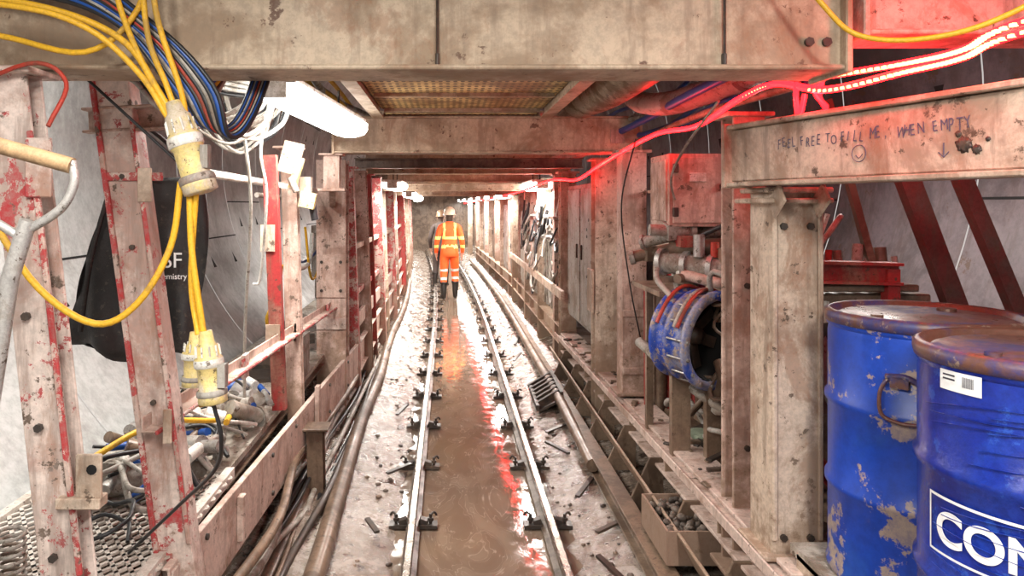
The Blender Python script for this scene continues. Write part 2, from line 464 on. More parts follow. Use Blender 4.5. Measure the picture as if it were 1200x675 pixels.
for (ya,yb) in ((7.0,12.6),(12.7,19),(19,26)):
    xa,xb=-.90+bend(ya),-.90+bend(yb)
    b.prism((xa,ya,1.05),(xb,yb,1.05),rect(.04,.05),REDE)
    b.prism((xa,ya,1.5),(xb,yb,1.5),rect(.04,.05),CREAM)
    b.prism((xa+.04,ya,.44),(xb+.04,yb,.44),chan(.05,.28),BOARD)
    b.prism((xa+.02,ya,.78),(xb+.02,yb,.78),rect(.03,.14),BOARD)
b.obj('handrail')
b=B(); b.tube([(-1.22,3.6,2.06),(-1.12,6,2.02),(-.98,9,1.97)],.022,WHT,10)
b.tube([(-1.16,4.4,1.96),(-1.1,7,1.93),(-.98,9.2,1.9)],.016,HOSE,8); b.obj('conduit_pipe')
b=B(); b.prism((-1.04,1.6,.2),(-.96,12,.16),chan(.07,.16),MUDST)
b.obj('gantry_side_beam',.003)
for x,z,r in ((-.68,.10,.055),(-.88,.10,.04)):
    b=B(); pts=[(x+R_(-.03,.03)+bend(y)-.012*(y-4),y,z+R_(-.012,.012)) for y in (2.2,3.4,4.8,6.2,7.6,9,10.4,12,15,20)]
    b.tube(pts,r,MUDST,14,4)
    b.obj('slurry_pipe')
b=B()
for i in range(9):
    x=R_(-.92,-.76); z=R_(.1,.34); r=R_(.012,.028)
    b.tube([(x+R_(-.05,.05),y,z+R_(-.06,.04)) for y in (2.2,2.9,3.6,4.4,5.3,6.4,7.7,9)],r,random.choice([RUB,MUDST,HOSE,DARK,RUB]),8,5)
b.obj('trailing_hoses')
b=B()
b.box((-1.40,7.7,.63),(.72,8.6,.03),DECK)
b.prism((-1.06,3.4,.6),(-1.06,12,.6),ang(.05,.08),MUDST)
b.obj('walkway_deck')
b=B()
u,vv=.055,.09
for i in range(14):
    for j in range(24):
        x=-1.76+i*u; y=1.45+j*vv*.9
        if y>3.35: continue
        x2=x+u/2
        for (p,q) in (((x,y),(x2,y+vv*.45)),((x2,y+vv*.45),(x+u,y)),):
            b.prism((p[0],p[1],.65),(q[0],q[1],.65),rect(.015,.008),MESHM)
            b.prism((p[0],2*y-p[1],.65),(q[0],2*y-q[1],.65),rect(.015,.008),MESHM)
b.prism((-1.02,1.4,.645),(-1.02,3.4,.645),rect(.04,.05),MESHM)
b.prism((-1.78,1.4,.645),(-1.78,3.4,.645),rect(.04,.05),MESHM)
b.obj('expanded_mesh_walkway')

# ------------------------------------------------------------ right frame
def rpost(Y,w,d,mat,z0,z1,X=1.3,prof='i'):
    b=B(); X=X+bend(Y)
    pr=ibeam(w,d,.014) if prof=='i' else rect(w,d) if prof=='r' else chan(w,d,.012)
    b.prism((X,Y,z0),(X,Y,z1),pr,mat,(0,1,0))
    b.box((X,Y,z0+.01),(w+.08,d+.06,.02),mat); b.box((X,Y,z1-.01),(w+.06,d+.06,.02),mat)
    return b
b=rpost(2.8,.19,.19,CREAM,.58,1.965,1.30,'r')
b.box((1.28,2.78,1.915),(.27,.25,.02),CREAM)
for s in(-1,1): b.prism((1.28+s*.08,2.69,1.88),(1.28+s*.08,2.60,1.95),rect(.01,.09),CREAM)
for x in (1.215,1.385): b.box((x,2.695,1.3),(.02,.012,1.3),CREAM)
for z in (.66,1.82):
    for x in(1.25,1.35): b.bolt((x,2.705,z),(0,-1,0),DARK)
b.obj('gantry_post',.006)
b=rpost(3.2,.14,.14,PINK,.3,2.3,1.3,'i')
for z in (1.55,.85): b.bolt((1.29,3.13,z),(0,-1,0),DARK)
b.obj('gantry_post',.004)
b=rpost(5.1,.17,.16,PINK,.58,2.28,1.29,'r')
for z in (.75,1.15,1.6): b.box((1.29,5.015,z),(.16,.012,.05),PINK)
b.obj('gantry_post',.004)
b=rpost(5.95,.2,.18,CREAM,.0,2.28,1.29,'i'); b.box((1.17,5.95,1.2),(.02,.2,.35),CREAM); b.obj('gantry_post',.004)
b=rpost(4.95,.08,.08,CREAM,.5,2.0,1.45,'c'); b.obj('gantry_post')
for i,Y in enumerate((7.9,8.5,9.8,10.9,11.5,12.6,13.5,14.5,16,17.5,19,20.5,22,23.5,26.5)):
    b=rpost(Y,.13 if i%2 else .17,.14,[CREAM,PINK][i%2],.0,2.26,1.3,'irc'[i%3]); b.obj('gantry_post')
beam=B()
p0=Vector((1.135,2.86,2.09));p1=Vector((1.56,1.45,2.09))
beam.prism(p0,p1,ibeam(.12,.24,.018),CREAM)
beam.prism(p0,p1,rect(.07,.2),CREAM)
d=(p1-p0).normalized(); beam.box(p0+d*.01,(.14,.02,.25),CREAM,(0,0,math.atan2(d.y,d.x)+P/2))
bo=beam.obj('gantry_top_beam',.004)
def text_mesh(s,size,ext=.0008,bold=0):
    c=bpy.data.curves.new('t','FONT'); c.body=s; c.size=size; c.extrude=ext; c.offset=bold
    o=bpy.data.objects.new('t',c); bpy.context.collection.objects.link(o)
    dg=bpy.context.evaluated_depsgraph_get(); dg.update()
    me=bpy.data.meshes.new_from_object(o.evaluated_get(dg))
    bpy.data.objects.remove(o); return me
side=Vector((d.y,-d.x,0)).normalized()
if side.x>0: side=-side
M3=Matrix((( d.x,0,side.x),(d.y,0,side.y),(0,1,0))).to_4x4()
tb=B(); a_=.27
for ch in 'FEEL  FREE  TO  FILL  ME ,  WHEN   EMPTY':
    if ch!=' ':
        o=p0+d*a_+side*.0375
        T=Matrix.Translation((o.x,o.y,2.10+R_(-.005,.005)))@M3@Matrix.Rotation(R_(-.15,.15),4,'Z')@Matrix.Diagonal((.66,R_(.9,1.15),1,1))
        tb.mesh(text_mesh(ch,.048,.0005,-.0004),T,INK)
        a_+=.0232
    else: a_+=.0078
def fp(a,z):
    q=p0+d*a+side*.0385; return (q.x,q.y,z)
tb.tube([fp(.62+.026*math.cos(t*.6),2.06+.026*math.sin(t*.6)) for t in range(12)],.0013,INK,4,3)
tb.tube([fp(.608,2.055),fp(.62,2.045),fp(.634,2.057)],.0013,INK,4,3)
tb.tube([fp(.90,2.07),fp(.90,2.03)],.0015,INK,4); tb.tube([fp(.885,2.045),fp(.90,2.03),fp(.915,2.045)],.0015,INK,4,1)
me=bpy.data.meshes.new('splat'); bm=bmesh.new(); bmesh.ops.create_icosphere(bm,subdivisions=3,radius=1)
for v in bm.verts: v.co*=1+.6*noise.fractal(v.co*2.5,1,2,4)
bm.to_mesh(me)
for a,z,s in ((.955,2.06,.02),(.99,2.045,.012),(.94,2.09,.008),(1.02,2.07,.006)):
    o=p0+d*a+side*.036
    tb.mesh(me,Matrix.Translation((o.x,o.y,z))@M3@Matrix.Diagonal((s,s,.003,1)),DARK)
tb.obj('handwriting',parent=bo)

b=B()
b.prism((1.3,2.55,.5),(1.3,7.8,.42),ibeam(.18,.2,.018),BOARD)
b.prism((1.19,2.5,.585),(1.19,7.8,.51),ang(.09,.05,.01),BOARD)
for y in(3.3,4.1,4.9,5.7,6.5):
    b.box((1.3,y,.48-.015*(y-3)),(.15,.012,.17),CREAM)
b.prism((1.3,7.8,.45),(1.3+bend(14),14,.45),ibeam(.14,.2),CREAM)
b.prism((1.3+bend(14),14,.45),(1.3+bend(24),24,.45),ibeam(.14,.2),CREAM)
for k in range(60):
    y=R_(2.9,7.4); s=R_(.012,.035); b.box((1.3+R_(-.1,.08),y,.602-.0155*(y-2.55)+s*.2),(s*R_(1,2),s*R_(1,3),s*.6),random.choice([MUDST,DARK,MUDST]),(0,0,R_(0,3)))
b.obj('gantry_side_beam',.004)
b=B()
b.prism((1.24,5.3,2.4),(1.24,14,2.4),rect(.1,.1),PINK)
b.prism((1.2,7.6,.95),(1.2,14,.95),rect(.04,.09),CREAM)
b.obj('gantry_top_rail')
b=B(); b.prism((1.02,2.8,.13),(1.06,14,.12),ibeam(.1,.12),MUDST)
b.prism((1.1,2.2,.3),(1.16,8,.27),rect(.015,.16),CREAM,(-.5,0,1))
for i in range(8):
    y=3.0+i*.62
    b.add([(1.04,y,.12),(1.26,y,.12),(1.26,y,.42),(1.18,y,.42),(1.04,y+.02,.12),(1.26,y+.02,.12),(1.26,y+.02,.42),(1.18,y+.02,.42)],[(0,1,2,3),(7,6,5,4),(0,4,5,1),(3,2,6,7),(0,3,7,4),(1,5,6,2)],MUDST)
b.obj('gantry_skid',.003)
b=B(); pts=[(1.0+bend(y),y,.16) for y in (6.6,8,10,12,14,16,18,20,23)]; pts=[(.98,4.9,.14)]+pts
b.tube(pts,.045,MUDST,12,3); b.obj('water_pipe')
b=B(); b.box((1.72,7.6,.5),(.68,10,.03),MUDST); b.obj('equipment_deck')
b=B(); b.box((1.68,1.9,.65),(.86,1.5,.035),DECK); b.prism((1.28,1.2,.6),(1.28,2.6,.6),chan(.06,.1),CREAM); b.obj('drum_platform')

b=B()
b.box((1.18,3.62,.22),(.3,.44,.02),MUDST)
for dx in(-.15,.15): b.box((1.18+dx,3.62,.29),(.012,.44,.16),PINK)
for dy in(-.22,.22): b.box((1.18,3.62+dy,.29),(.3,.012,.16),PINK)
bm=bmesh.new(); bmesh.ops.create_icosphere(bm,subdivisions=1,radius=1); ico=bpy.data.meshes.new('i'); bm.to_mesh(ico)
for i in range(260):
    r=R_(.014,.028); M=Matrix.Translation((1.18+R_(-.125,.125),3.62+R_(-.19,.19),.25+R_(0,.12)))@Matrix.Rotation(R_(0,6),4,'X')@Matrix.Rotation(R_(0,6),4,'Z')@Matrix.Diagonal((r,r*.8,r*.6,1))
    b.mesh(ico,M,GRAV)
b.obj('gravel_bin')

# ------------------------------------------------------------ drums
def drum(cx,cy,z0,mat,rad=.283):
    b=B()
    pr=[(rad-.02,0),(rad,.0),(rad+.006,.012),(rad,.025)]
    def rib(z): return [(rad,z-.02),(rad+.01,z-.008),(rad+.01,z+.008),(rad,z+.02)]
    pr+=rib(.3)+rib(.58)+[(rad,.8),(rad-.004,.825)]
    b.lathe((cx,cy,z0),(0,0,1),pr,mat,64)
    b.lathe((cx,cy,z0),(0,0,1),[(rad-.004,.835),(rad+.008,.838),(rad+.012,.856),(rad+.010,.872),(rad-.004,.88),(rad-.014,.874),(rad-.016,.858),(rad-.05,.855),(.05,.858),(0,.858)],RIM,64)
    b.lathe((cx,cy,z0),(0,0,1),[(rad-.004,.82),(rad+.004,.83),(rad+.004,.838)],mat,64)
    b.lathe((cx,cy,z0+.8595),(0,0,1),[(rad-.03,0),(rad-.045,.006),(.001,.006)],LIDM,48)
    for a,r,rr in((.6,.17,.03),(3.4,.19,.018)):
        x=cx+r*math.cos(a);y=cy+r*math.sin(a)
        b.cyl((x,y,z0+.86),(x,y,z0+.875),rr,RIM,16)
    return b
b=drum(1.575,2.40,.67,BLUE)
def onc(cx,cy,r,a,z): return (cx+r*math.cos(a),cy+r*math.sin(a),z)
c=(1.575,2.40)
a0=math.radians(222)
b.tube([onc(*c,.289,a0-.05,1.365),onc(*c,.30,a0-.08,1.36),onc(*c,.31,a0-.12,1.32),onc(*c,.31,a0-.1,1.26),onc(*c,.30,a0+.05,1.24),onc(*c,.295,a0+.2,1.24)],.006,RIM,8)
b.tube([onc(*c,.295,a0-.08,1.375),onc(*c,.30,a0+.1,1.38),onc(*c,.295,a0+.25,1.36)],.009,RIM,8)
b.box(onc(*c,.295,a0+.05,1.365),(.05,.02,.04),RIM,(0,0,a0+P/2))
b.obj('oil_drum')
b=drum(1.50,1.80,.67,BLUE2)
c=(1.50,1.80); r=.2865
def wrap(me,b,ac,zc,r,mat):
    vs=[]
    for v in me.vertices:
        a=ac+v.co.x/r; rr=r+v.co.z
        vs.append((c[0]+rr*math.cos(a),c[1]+rr*math.sin(a),zc+v.co.y))
    b.add(vs,[tuple(p.vertices) for p in me.polygons],mat)
def patch(b,a0,a1,z0,z1,r,mat,n=16):
    vs=[]
    for i in range(n+1):
        a=a0+(a1-a0)*i/n
        for z in(z0,z1): vs.append((c[0]+r*math.cos(a),c[1]+r*math.sin(a),z))
    b.add(vs,[(2*i,2*i+2,2*i+3,2*i+1) for i in range(n)],mat,True)
A=math.radians
ta=A(176)
patch(b,ta-.03,ta+1.75,1.178,1.185,r,WTXT,30); patch(b,ta-.03,ta+1.75,1.04,1.046,r,WTXT,30)
patch(b,ta-.03,ta-.01,1.04,1.185,r,WTXT,2); patch(b,ta+1.73,ta+1.75,1.04,1.185,r,WTXT,2)
wrap(text_mesh('CONDOR',.112,.0006,.003),b,ta+.06,1.072,r,WTXT)
patch(b,A(182),A(204),1.45,1.498,r-.001,WTXT,6)
for i in range(9): patch(b,A(195)+i*.011,A(195)+i*.011+.005,1.465,1.49,r,INKD,1)
for i in range(2): patch(b,A(184),A(191),1.475+i*.01,1.479+i*.01,r,INKD,1)
for i in range(22):
    z=R_(.80,1.44); a1_=random.randint(165,220); a2_=a1_+random.randint(40,100)
    pts=[(c[0]+(r+.0002)*math.cos(A(a)),c[1]+(r+.0002)*math.sin(A(a)),z+.01*math.sin(a*.05+i)+(a-180)*.0006*math.sin(i*2.1)) for a in range(a1_,a2_,6)]
    b.sweep(pts,.0013,BLUE2,5)
b.obj('oil_drum')

# ------------------------------------------------------------ lamps
def lamp(p,q,power=60,w=.14,h=.09):
    p=Vector(p);q=Vector(q); b=B(); zz=Vector((0,0,1))
    b.prism(p+zz*.06,q+zz*.06,rect(w*.9,.03),WHT)
    a=w/2
    b.prism(p,q,[(-a,.045),(-a,.0),(-a*.8,-.03),(-a*.3,-.045),(a*.3,-.045),(a*.8,-.03),(a,0),(a,.045)],LAMP)
    for e in(p,q): b.box(e+zz*.01,(w*.5,.03,.08),WHT)
    for f in(.2,.8):
        m=p.lerp(q,f); b.cyl(m+zz*.06,m+zz*.22,.008,DARK,6)
    o=b.obj('fluorescent_lamp')
    l=bpy.data.lights.new('tube_light','AREA'); l.shape='RECTANGLE'; L=(q-p).length
    l.size=L; l.size_y=w*.8; l.energy=power; l.color=(1,.955,.88)
    lo=bpy.data.objects.new('tube_light',l); bpy.context.collection.objects.link(lo)
    lo.location=(p+q)/2-zz*.055; d=q-p; lo.rotation_euler=(0,0,math.atan2(d.y,d.x)); lo.parent=o
    return o
LP=.62
lamp((-.86,3.6,2.46),(-.66,4.9,2.40),power=80*LP,w=.24)
lamp((-.68,8.8,2.13),(-.68,9.9,2.13),power=95*LP,w=.26)
lamp((1.14,8.75,2.13),(1.14,10.0,2.13),power=120*LP,w=.28)
for Y in (12.2,15.6,18.6,21.6,24.6,27.4):
    lamp((-.65+bend(Y),Y,2.06),(-.65+bend(Y),Y+1.1,2.06),power=105*LP,w=.22)
    lamp((1.05+bend(Y),Y+1,2.06),(1.05+bend(Y),Y+2.1,2.06),power=105*LP,w=.22)
lamp((-.6,-.3,2.75),(-.6,.9,2.75),power=90*LP)  # this and the next: unseen fill lamps added overhead around the camera
lamp((.9,-.3,2.75),(.9,.9,2.75),power=100*LP)
lamp((-1.7,3.0,3.1),(-1.7,4.4,3.1),power=60*LP)  # extra fill lamp added high on the left, out of view
lamp((2.1,3.55,2.22),(2.1,4.6,2.22),power=26*LP,w=.1)  # added fill for the right bay, hidden behind the top beam

# rope light
rp=[(1.62,1.2,2.36),(1.43,1.8,2.33),(1.36,1.92,2.29),(1.25,1.99,2.265),(1.19,2.28,2.262),(1.22,2.7,2.35),(1.19,2.95,2.334),(1.20,3.5,2.28),(1.21,4.2,2.31),(1.2,5.0,2.265),(1.15,5.6,2.19),(1.13,6.4,2.12),(1.06,7.4,2.15),(.93,9.4,2.07),(.84,12,2.03),(.77,14,2.0),(.70,16,2.0),(.66,18,1.98),(.62,21,1.96),(.55,25,1.95)]
b=B(); cp=cat(rp,12); b.sweep(cp,.012,ROPE,8)
rp2=[(x-.004,y-.01,z+.03+.010*math.sin(y*9)) for x,y,z in rp[:5]]
c2=cat(rp2,12); b.sweep(c2,.010,ROPE,8)
for L_,mx in ((cp,len(cp)),(c2,len(c2))):
    for i in range(mx-1):
        seg=(L_[i+1]-L_[i])
        nn=max(1,int(seg.length/.020)) if L_[i].y<8 else 2
        for k in range(nn):
            q=L_[i]+seg*(k/nn)+Vector((-.006,-.009,-.004))
            s=.014 if L_[i].y<2.4 else .007
            b.box(q,(s,s,s*.6),ROPEC)
b.tube([(1.2,2.5,2.32),(1.19,2.48,2.26),(1.21,2.5,2.2),(1.23,2.5,2.28)],.009,ROPE,8)
for k in range(5):
    y=2.45+k*.02; b.tube([(1.26+k*.012,y,2.34),(1.24+k*.014,y,2.28),(1.28+k*.01,y,2.23)],.008,ROPE,6)
ro=b.obj('red_rope_light')
for p,e in (((1.34,1.80,2.36),3.5),((1.24,2.42,2.25),6),((1.6,2.6,2.3),5),((1.15,3.9,2.24),2),((1.08,5.8,2.1),2),((.9,10.3,1.95),5),((.75,14.8,1.9),7),((.6,20,1.85),8)):
    l=bpy.data.lights.new('rope_glow','POINT'); l.energy=e; l.color=(1,.01,.015); l.shadow_soft_size=.04
    lo=bpy.data.objects.new('rope_glow',l); bpy.context.collection.objects.link(lo); lo.location=p; lo.parent=ro

# ------------------------------------------------------------ ducts / pipes overhead
def corr(pts,r,mat,name):
    b=B(); C=cat(pts,30)
    b.sweep(C,lambda i:r+(.012 if i%2 else -.006),mat,20); return b.obj(name)
corr([(.93,2.35,2.62),(.92,3.4,2.6),(.95,4.4,2.62),(.94,5.2,2.66)],.13,DUCT,'ventilation_duct')
corr([(1.19,2.4,2.72),(1.2,3.4,2.7),(1.18,4.4,2.74),(1.15,5.2,2.72)],.11,DUCT,'ventilation_duct')
corr([(.95,5.6,2.66),(.95,7.4,2.62),(.95,9.4,2.65)],.13,DUCT,'ventilation_duct')
b=B(); b.tube([(1.55,3.0,2.62),(1.48,3.4,2.55),(1.42,3.9,2.52),(1.3,4.3,2.5),(1.24,4.8,2.6),(1.3,5.3,2.85)],.07,HOSE,14)
b.cyl((1.455,3.55,2.54),(1.445,3.62,2.535),.09,GREY,16); b.obj('air_pipe')
b=B()
for i in range(8):
    x=1.35+R_(-.08,.3);z=2.42+R_(-.05,.2)
    b.tube([(x+R_(-.05,.05),y,z+R_(-.05,.05)) for y in (2.9,3.8,4.7,5.6,6.6)],R_(.012,.025),random.choice([HOSE,RUB,BLUC,HOSE,DUCT]),8)
for i in range(9):
    x=-.75+R_(-.25,.1);z=2.6+R_(-.06,.1)
    b.tube([(x+R_(-.05,.05),y,z+R_(-.04,.04)) for y in (2.4,3.4,4.7,6.6,9)],R_(.012,.022),random.choice([HOSE,RUB,YEL,HOSE]),8)
b.obj('overhead_hoses')

b=B()
for i in range(16):
    x=-1.14+R_(-.12,.12);y=4.0+R_(-.3,.3);z=2.46+R_(-.05,.1);w=R_(.1,.2);h=R_(.08,.26)
    b.tube([(x-w,y-.1,z),(x-w*.8,y-.05,z-h*.6),(x,y,z-h),(x+w*.8,y+.05,z-h*.55),(x+w,y+.1,z)],R_(.008,.015),random.choice([WHT,HOSE,HOSE,RUB,HOSE,HOSE]),7)
for i in range(7):
    b.tube([(-1.5,3.4,2.60+i*.03),(-1.2,3.7,2.48+i*.03),(-1.0,4.2,2.5+i*.02),(-.95,5.2,2.46+i*.02)],.012,random.choice([WHT,HOSE,RUB]),7)
b.tube([(-1.05,3.9,2.5),(-1.08,3.85,2.3),(-1.06,3.9,1.9),(-1.12,4.0,1.2),(-1.15,4.1,.7)],.009,HOSE)
b.tube([(-.98,4.0,2.5),(-1.02,3.95,2.2),(-1.0,4.0,1.95),(-1.06,4.1,1.5),(-1.1,4.1,1.45)],.008,WHT)
b.obj('hanging_cable_loops')
b=B(); b.box((-1.0,4.62,2.2),(.12,.05,.2),CREAM,(0,.25,0)); b.box((-.95,4.55,2.1),(.04,.06,.2),YELP,(0,.3,0)); b.box((-1.04,4.6,2.02),(.16,.05,.03),WHT,(0,.2,0)); b.box((-.92,4.7,2.02),(.07,.07,.12),GREY)
b.cyl((-.98,4.5,2.07),(-.94,4.5,1.98),.02,GREY,12)
b.box((-.9,4.66,1.93),(.1,.06,.1),YELP,(0,.2,0)); b.cyl((-.88,4.7,1.9),(-.86,4.7,1.8),.025,RUB,12)
b.obj('junction_box')

# ------------------------------------------------------------ foreground cables left
def cab(pts,r,mat,name='power_cable'):
    b=B(); b.tube(pts,r,mat,8,8); return b.obj(name)
b=B()
b.tube([(-1.5,1.85,2.47),(-1.17,1.85,2.43),(-.97,1.88,2.39),(-.84,1.9,2.32),(-.76,1.9,2.2),(-.72,1.9,2.13)],.009,YEL)
b.tube([(-1.5,1.8,2.42),(-1.1,1.82,2.40),(-.92,1.85,2.35),(-.8,1.88,2.24),(-.735,1.9,2.13)],.008,YEL)
b.tube([(-.90,1.9,2.62),(-.86,1.9,2.42),(-.79,1.9,2.25),(-.725,1.9,2.13)],.008,YEL)
b.tube([(-.80,1.88,2.62),(-.78,1.88,2.35),(-.74,1.9,2.22),(-.71,1.9,2.14)],.008,YEL)
b.tube([(-.76,1.86,2.62),(-.75,1.86,2.4),(-.70,1.9,2.2),(-.69,1.92,2.10)],.008,YEL)
b.tube([(-1.5,1.9,2.38),(-1.2,1.92,2.35),(-.95,1.9,2.30),(-.82,1.92,2.42),(-.8,1.95,2.62)],.008,YEL)
b.tube([(-.70,1.9,1.96),(-.727,1.9,1.79),(-.805,1.88,1.645),(-.905,1.86,1.595),(-1.04,1.84,1.69),(-1.17,1.84,1.88),(-1.3,1.84,2.05)],.009,YEL)
b.tube([(-.677,1.9,1.93),(-.67,1.9,1.77),(-.64,1.9,1.56)],.009,YEL)
b.tube([(-.66,1.9,1.93),(-.68,1.92,1.70),(-.655,1.9,1.56)],.008,YEL)
b.obj('yellow_power_cables')
b=B()
for i in range(12):
    o=i*.009
    b.tube([(-1.5,1.95,2.49+o),(-1.1,1.93,2.46+o*1.3),(-.88+o,1.93,2.38),(-.75+o*1.2,1.95,2.22),(-.68+o*.8,1.99,2.12-o*.3),(-.62+o*.5,2.1,2.14),(-.6+o*.5,2.28,2.35),(-.6+o*.5,2.35,2.6)],.0065,[RUB,BLUC,RUB,HOSE,BLUC,RUB,RHOSE,RUB,HOSE,RUB,BLUC,RUB][i])
for i in range(7):
    o=i*.03
    b.tube([(-1.6,2.3,2.42+o*.4),(-1.25,2.28,2.36+o),(-1.0,2.25,2.3+o),(-.9,2.3,2.2+o*.5),(-.78,2.4,2.25+o*.6),(-.7,2.5,2.5)],.008,[HOSE,RUB,YEL,BLUC,RUB,HOSE,RHOSE][i])
b.tube([(-1.35,2.25,2.5),(-.78,2.25,1.98)],.005,RUB)
b.tube([(-1.4,2.0,2.18),(-1.1,1.9,2.27),(-1.0,1.9,2.22),(-1.02,1.85,2.1)],.006,RHOSE)
b.obj('black_power_cables')
def plug(p,q,name='power_connector',g=1.0):
    p=Vector(p);q=Vector(q);L=(q-p).length;b=B()
    b.lathe(p,q-p,[(r*g,h) for r,h in [(0,0),(.016,0),(.02,.03),(.028,.04),(.031,L*.35),(.036,L*.37),(.036,L*.5),(.032,L*.52),(.032,L*.8),(.038,L*.82),(.038,L*.98),(.028,L),(0,L)]],YELP,20)
    b.lathe(p+(q-p)*.38,q-p,[(r*g,h) for r,h in [(.037,0),(.039,.005),(.039,L*.1),(.037,L*.11)]],WHT,20)
    b.lathe(p+(q-p)*.8,q-p,[(r*g,h) for r,h in [(.036,0),(.040,.005),(.040,L*.08),(.036,L*.09)]],GREY,20)
    for k in range(10):
        a=k*P/5; ax_=(q-p).normalized(); u1=ax_.orthogonal().normalized(); u2=ax_.cross(u1)
        b.prism(p+(q-p)*.2+(u1*math.cos(a)+u2*math.sin(a))*.030*g,p+(q-p)*.34+(u1*math.cos(a)+u2*math.sin(a))*.032*g,rect(.004,.004),WHT)
    m=p.lerp(q,.6); b.box(m+Vector((.036*g,-.01,0)),(.02,.03,.06),GREY)
    return b.obj(name)
plug((-.72,1.9,2.17),(-.645,1.9,1.93),g=1.2); plug((-.635,1.9,1.57),(-.615,1.9,1.38))
plug((-.695,2.0,1.55),(-.695,2.0,1.40))
cab([(-.615,1.9,1.38),(-.6,1.92,1.28),(-.66,2.05,1.15),(-.85,2.3,.95),(-1.1,2.5,.7)],.006,RUB)
cab([(.85,1.9,2.6),(.97,1.88,2.42),(1.055,1.85,2.33),(1.18,1.75,2.305),(1.31,1.65,2.35),(1.5,1.5,2.5)],.007,YEL)
cab([(1.12,3.0,2.33),(1.1,3.4,2.15),(1.2,3.9,2.0),(1.33,4.0,1.75),(1.36,4.0,1.5)],.006,HOSE)
cab([(1.14,4.4,2.3),(1.1,4.6,1.9),(1.2,4.8,1.4),(1.3,4.9,1.0)],.005,RUB)

b=B()
b.cyl((-.96,1.4,2.04),(-.725,1.4,1.975),.016,WOOD,12)
b.tube([(-.725,1.4,1.985),(-.722,1.4,1.94),(-.75,1.4,1.89),(-.83,1.4,1.84)],.009,TOOL,8)
b.tube([(-.955,1.4,2.04),(-.95,1.4,1.98),(-.9,1.4,1.89),(-.83,1.4,1.84)],.009,TOOL,8)
b.sweep([(-.81,1.4,1.87),(-.845,1.4,1.76),(-.895,1.42,1.5)],lambda i:[.016,.017,.015][i],TOOL,12)
b.cyl((-.892,1.42,1.52),(-1.06,1.45,.75),.015,WOOD,12)
b.cyl((-1.055,1.45,.78),(-1.08,1.455,.62),.022,TOOL,12); b.box((-1.11,1.46,.46),(.2,.01,.36),TOOL,(0,.19,0))
b.obj('garden_spade')

b=B(); vs=[];fs=[]; n=22;m_=26
for side_ in(-1,1):
    for j in range(m_+1):
        v=j/m_; z=1.99-.66*v
        wl=-1.37-.19*min(1,v*1.08); wr=-1.0+.03*math.sin(v*5)
        for i in range(n+1):
            u_=i/n; x=wl+(wr-wl)*u_
            th=.07*(max(0,math.sin(P*u_))**.5)*(.5+.7*v)*(1-(max(0,v-.93)/.07)**2*.8)
            y=2.95+side_*th+.05*noise.noise(Vector((x*7,z*3,side_)))+.02*math.sin(x*38+z*7)*v*side_
            vs.append((x,y,z-.03*math.sin(P*u_)*v+ .03*u_-.07*u_*v+.02*math.sin(u_*9)*v))
N=(n+1)*(m_+1)
for s_ in(0,1):
    for j in range(m_):
        for i in range(n):
            q=s_*N+j*(n+1)+i; f=(q,q+n+1,q+n+2,q+1)
            fs.append(f if s_==0 else tuple(reversed(f)))
for j in range(m_):
    for i in (0,n):
        q=j*(n+1)+i; fs.append((q,q+n+1,q+n+1+N,q+N))
for i in range(n):
    for j in (0,m_):
        q=j*(n+1)+i; fs.append((q,q+1,q+1+N,q+N))
b.add(vs,fs,BAGM,True)
b.tube([(-1.35,2.92,1.97),(-1.28,2.9,2.12),(-1.15,2.7,2.2),(-1.08,2.9,2.1),(-1.06,2.93,1.98)],.009,RUB)
b.tube([(-1.34,2.88,1.97),(-1.4,2.85,1.7),(-1.45,2.86,1.4)],.010,BAGM,6)
b.mesh(text_mesh('SF',.085),Matrix.Translation((-1.115,2.83,1.655))@Matrix.Rotation(P/2,4,'X'),WTXT)
b.mesh(text_mesh('chemistry',.032),Matrix.Translation((-1.145,2.83,1.61))@Matrix.Rotation(P/2,4,'X'),WTXT)
b.obj('black_tool_bag')

# ------------------------------------------------------------ left clutter
b=B(); b.cyl((-1.52,3.0,.735),(-1.28,3.06,.75),.06,GREY,20); b.cyl((-1.53,2.997,.735),(-1.50,3.005,.735),.068,WHT,20); b.cyl((-1.28,3.06,.75),(-1.18,3.09,.76),.035,TOOL,14)
b.cyl((-1.2,3.08,.76),(-1.17,3.09,.76),.055,GREY,16); b.box((-1.38,3.03,.81),(.1,.06,.04),GREY); b.box((-1.4,3.03,.675),(.22,.1,.02),GREY)
b.obj('submersible_pump')
b=B(); b.cyl((-1.42,3.45,.75),(-1.12,3.3,.80),.05,TOOL,16); b.cyl((-1.12,3.3,.8),(-1.02,3.25,.82),.028,TOOL,12); b.cyl((-1.45,3.47,.745),(-1.42,3.45,.75),.062,GREY,16)
b.cyl((-1.25,3.36,.78),(-1.27,3.33,.9),.018,TOOL,10); b.obj('pneumatic_drill')
b=B(); b.lathe((-1.35,3.8,.66),(0,0,1),[(0,0),(.06,0),(.065,.02),(.065,.14),(.05,.17),(.02,.19),(.02,.21),(0,.21)],WHT,20); b.obj('plastic_bottle')
b=B(); b.tube([(-1.2,3.2,.88),(-1.3,3.5,.90),(-1.45,3.9,.80),(-1.3,4.4,.72),(-1.2,4.0,.75),(-1.1,3.6,.82)],.016,YEL); b.tube([(-1.5,2.9,.84),(-1.3,3.2,.93),(-1.12,3.5,.86)],.013,YEL); b.obj('yellow_air_hose')
b=B()
for k in range(4):
    cx,cy=-1.28+R_(-.15,.12),2.6+k*.3; rr=R_(.12,.2)
    pts=[(cx+(rr+R_(-.02,.02))*math.cos(t*.6),cy+(rr)*math.sin(t*.6),.69+t*.006+R_(0,.05)) for t in range(16)]
    b.tube(pts,.008,RUB,7,4)
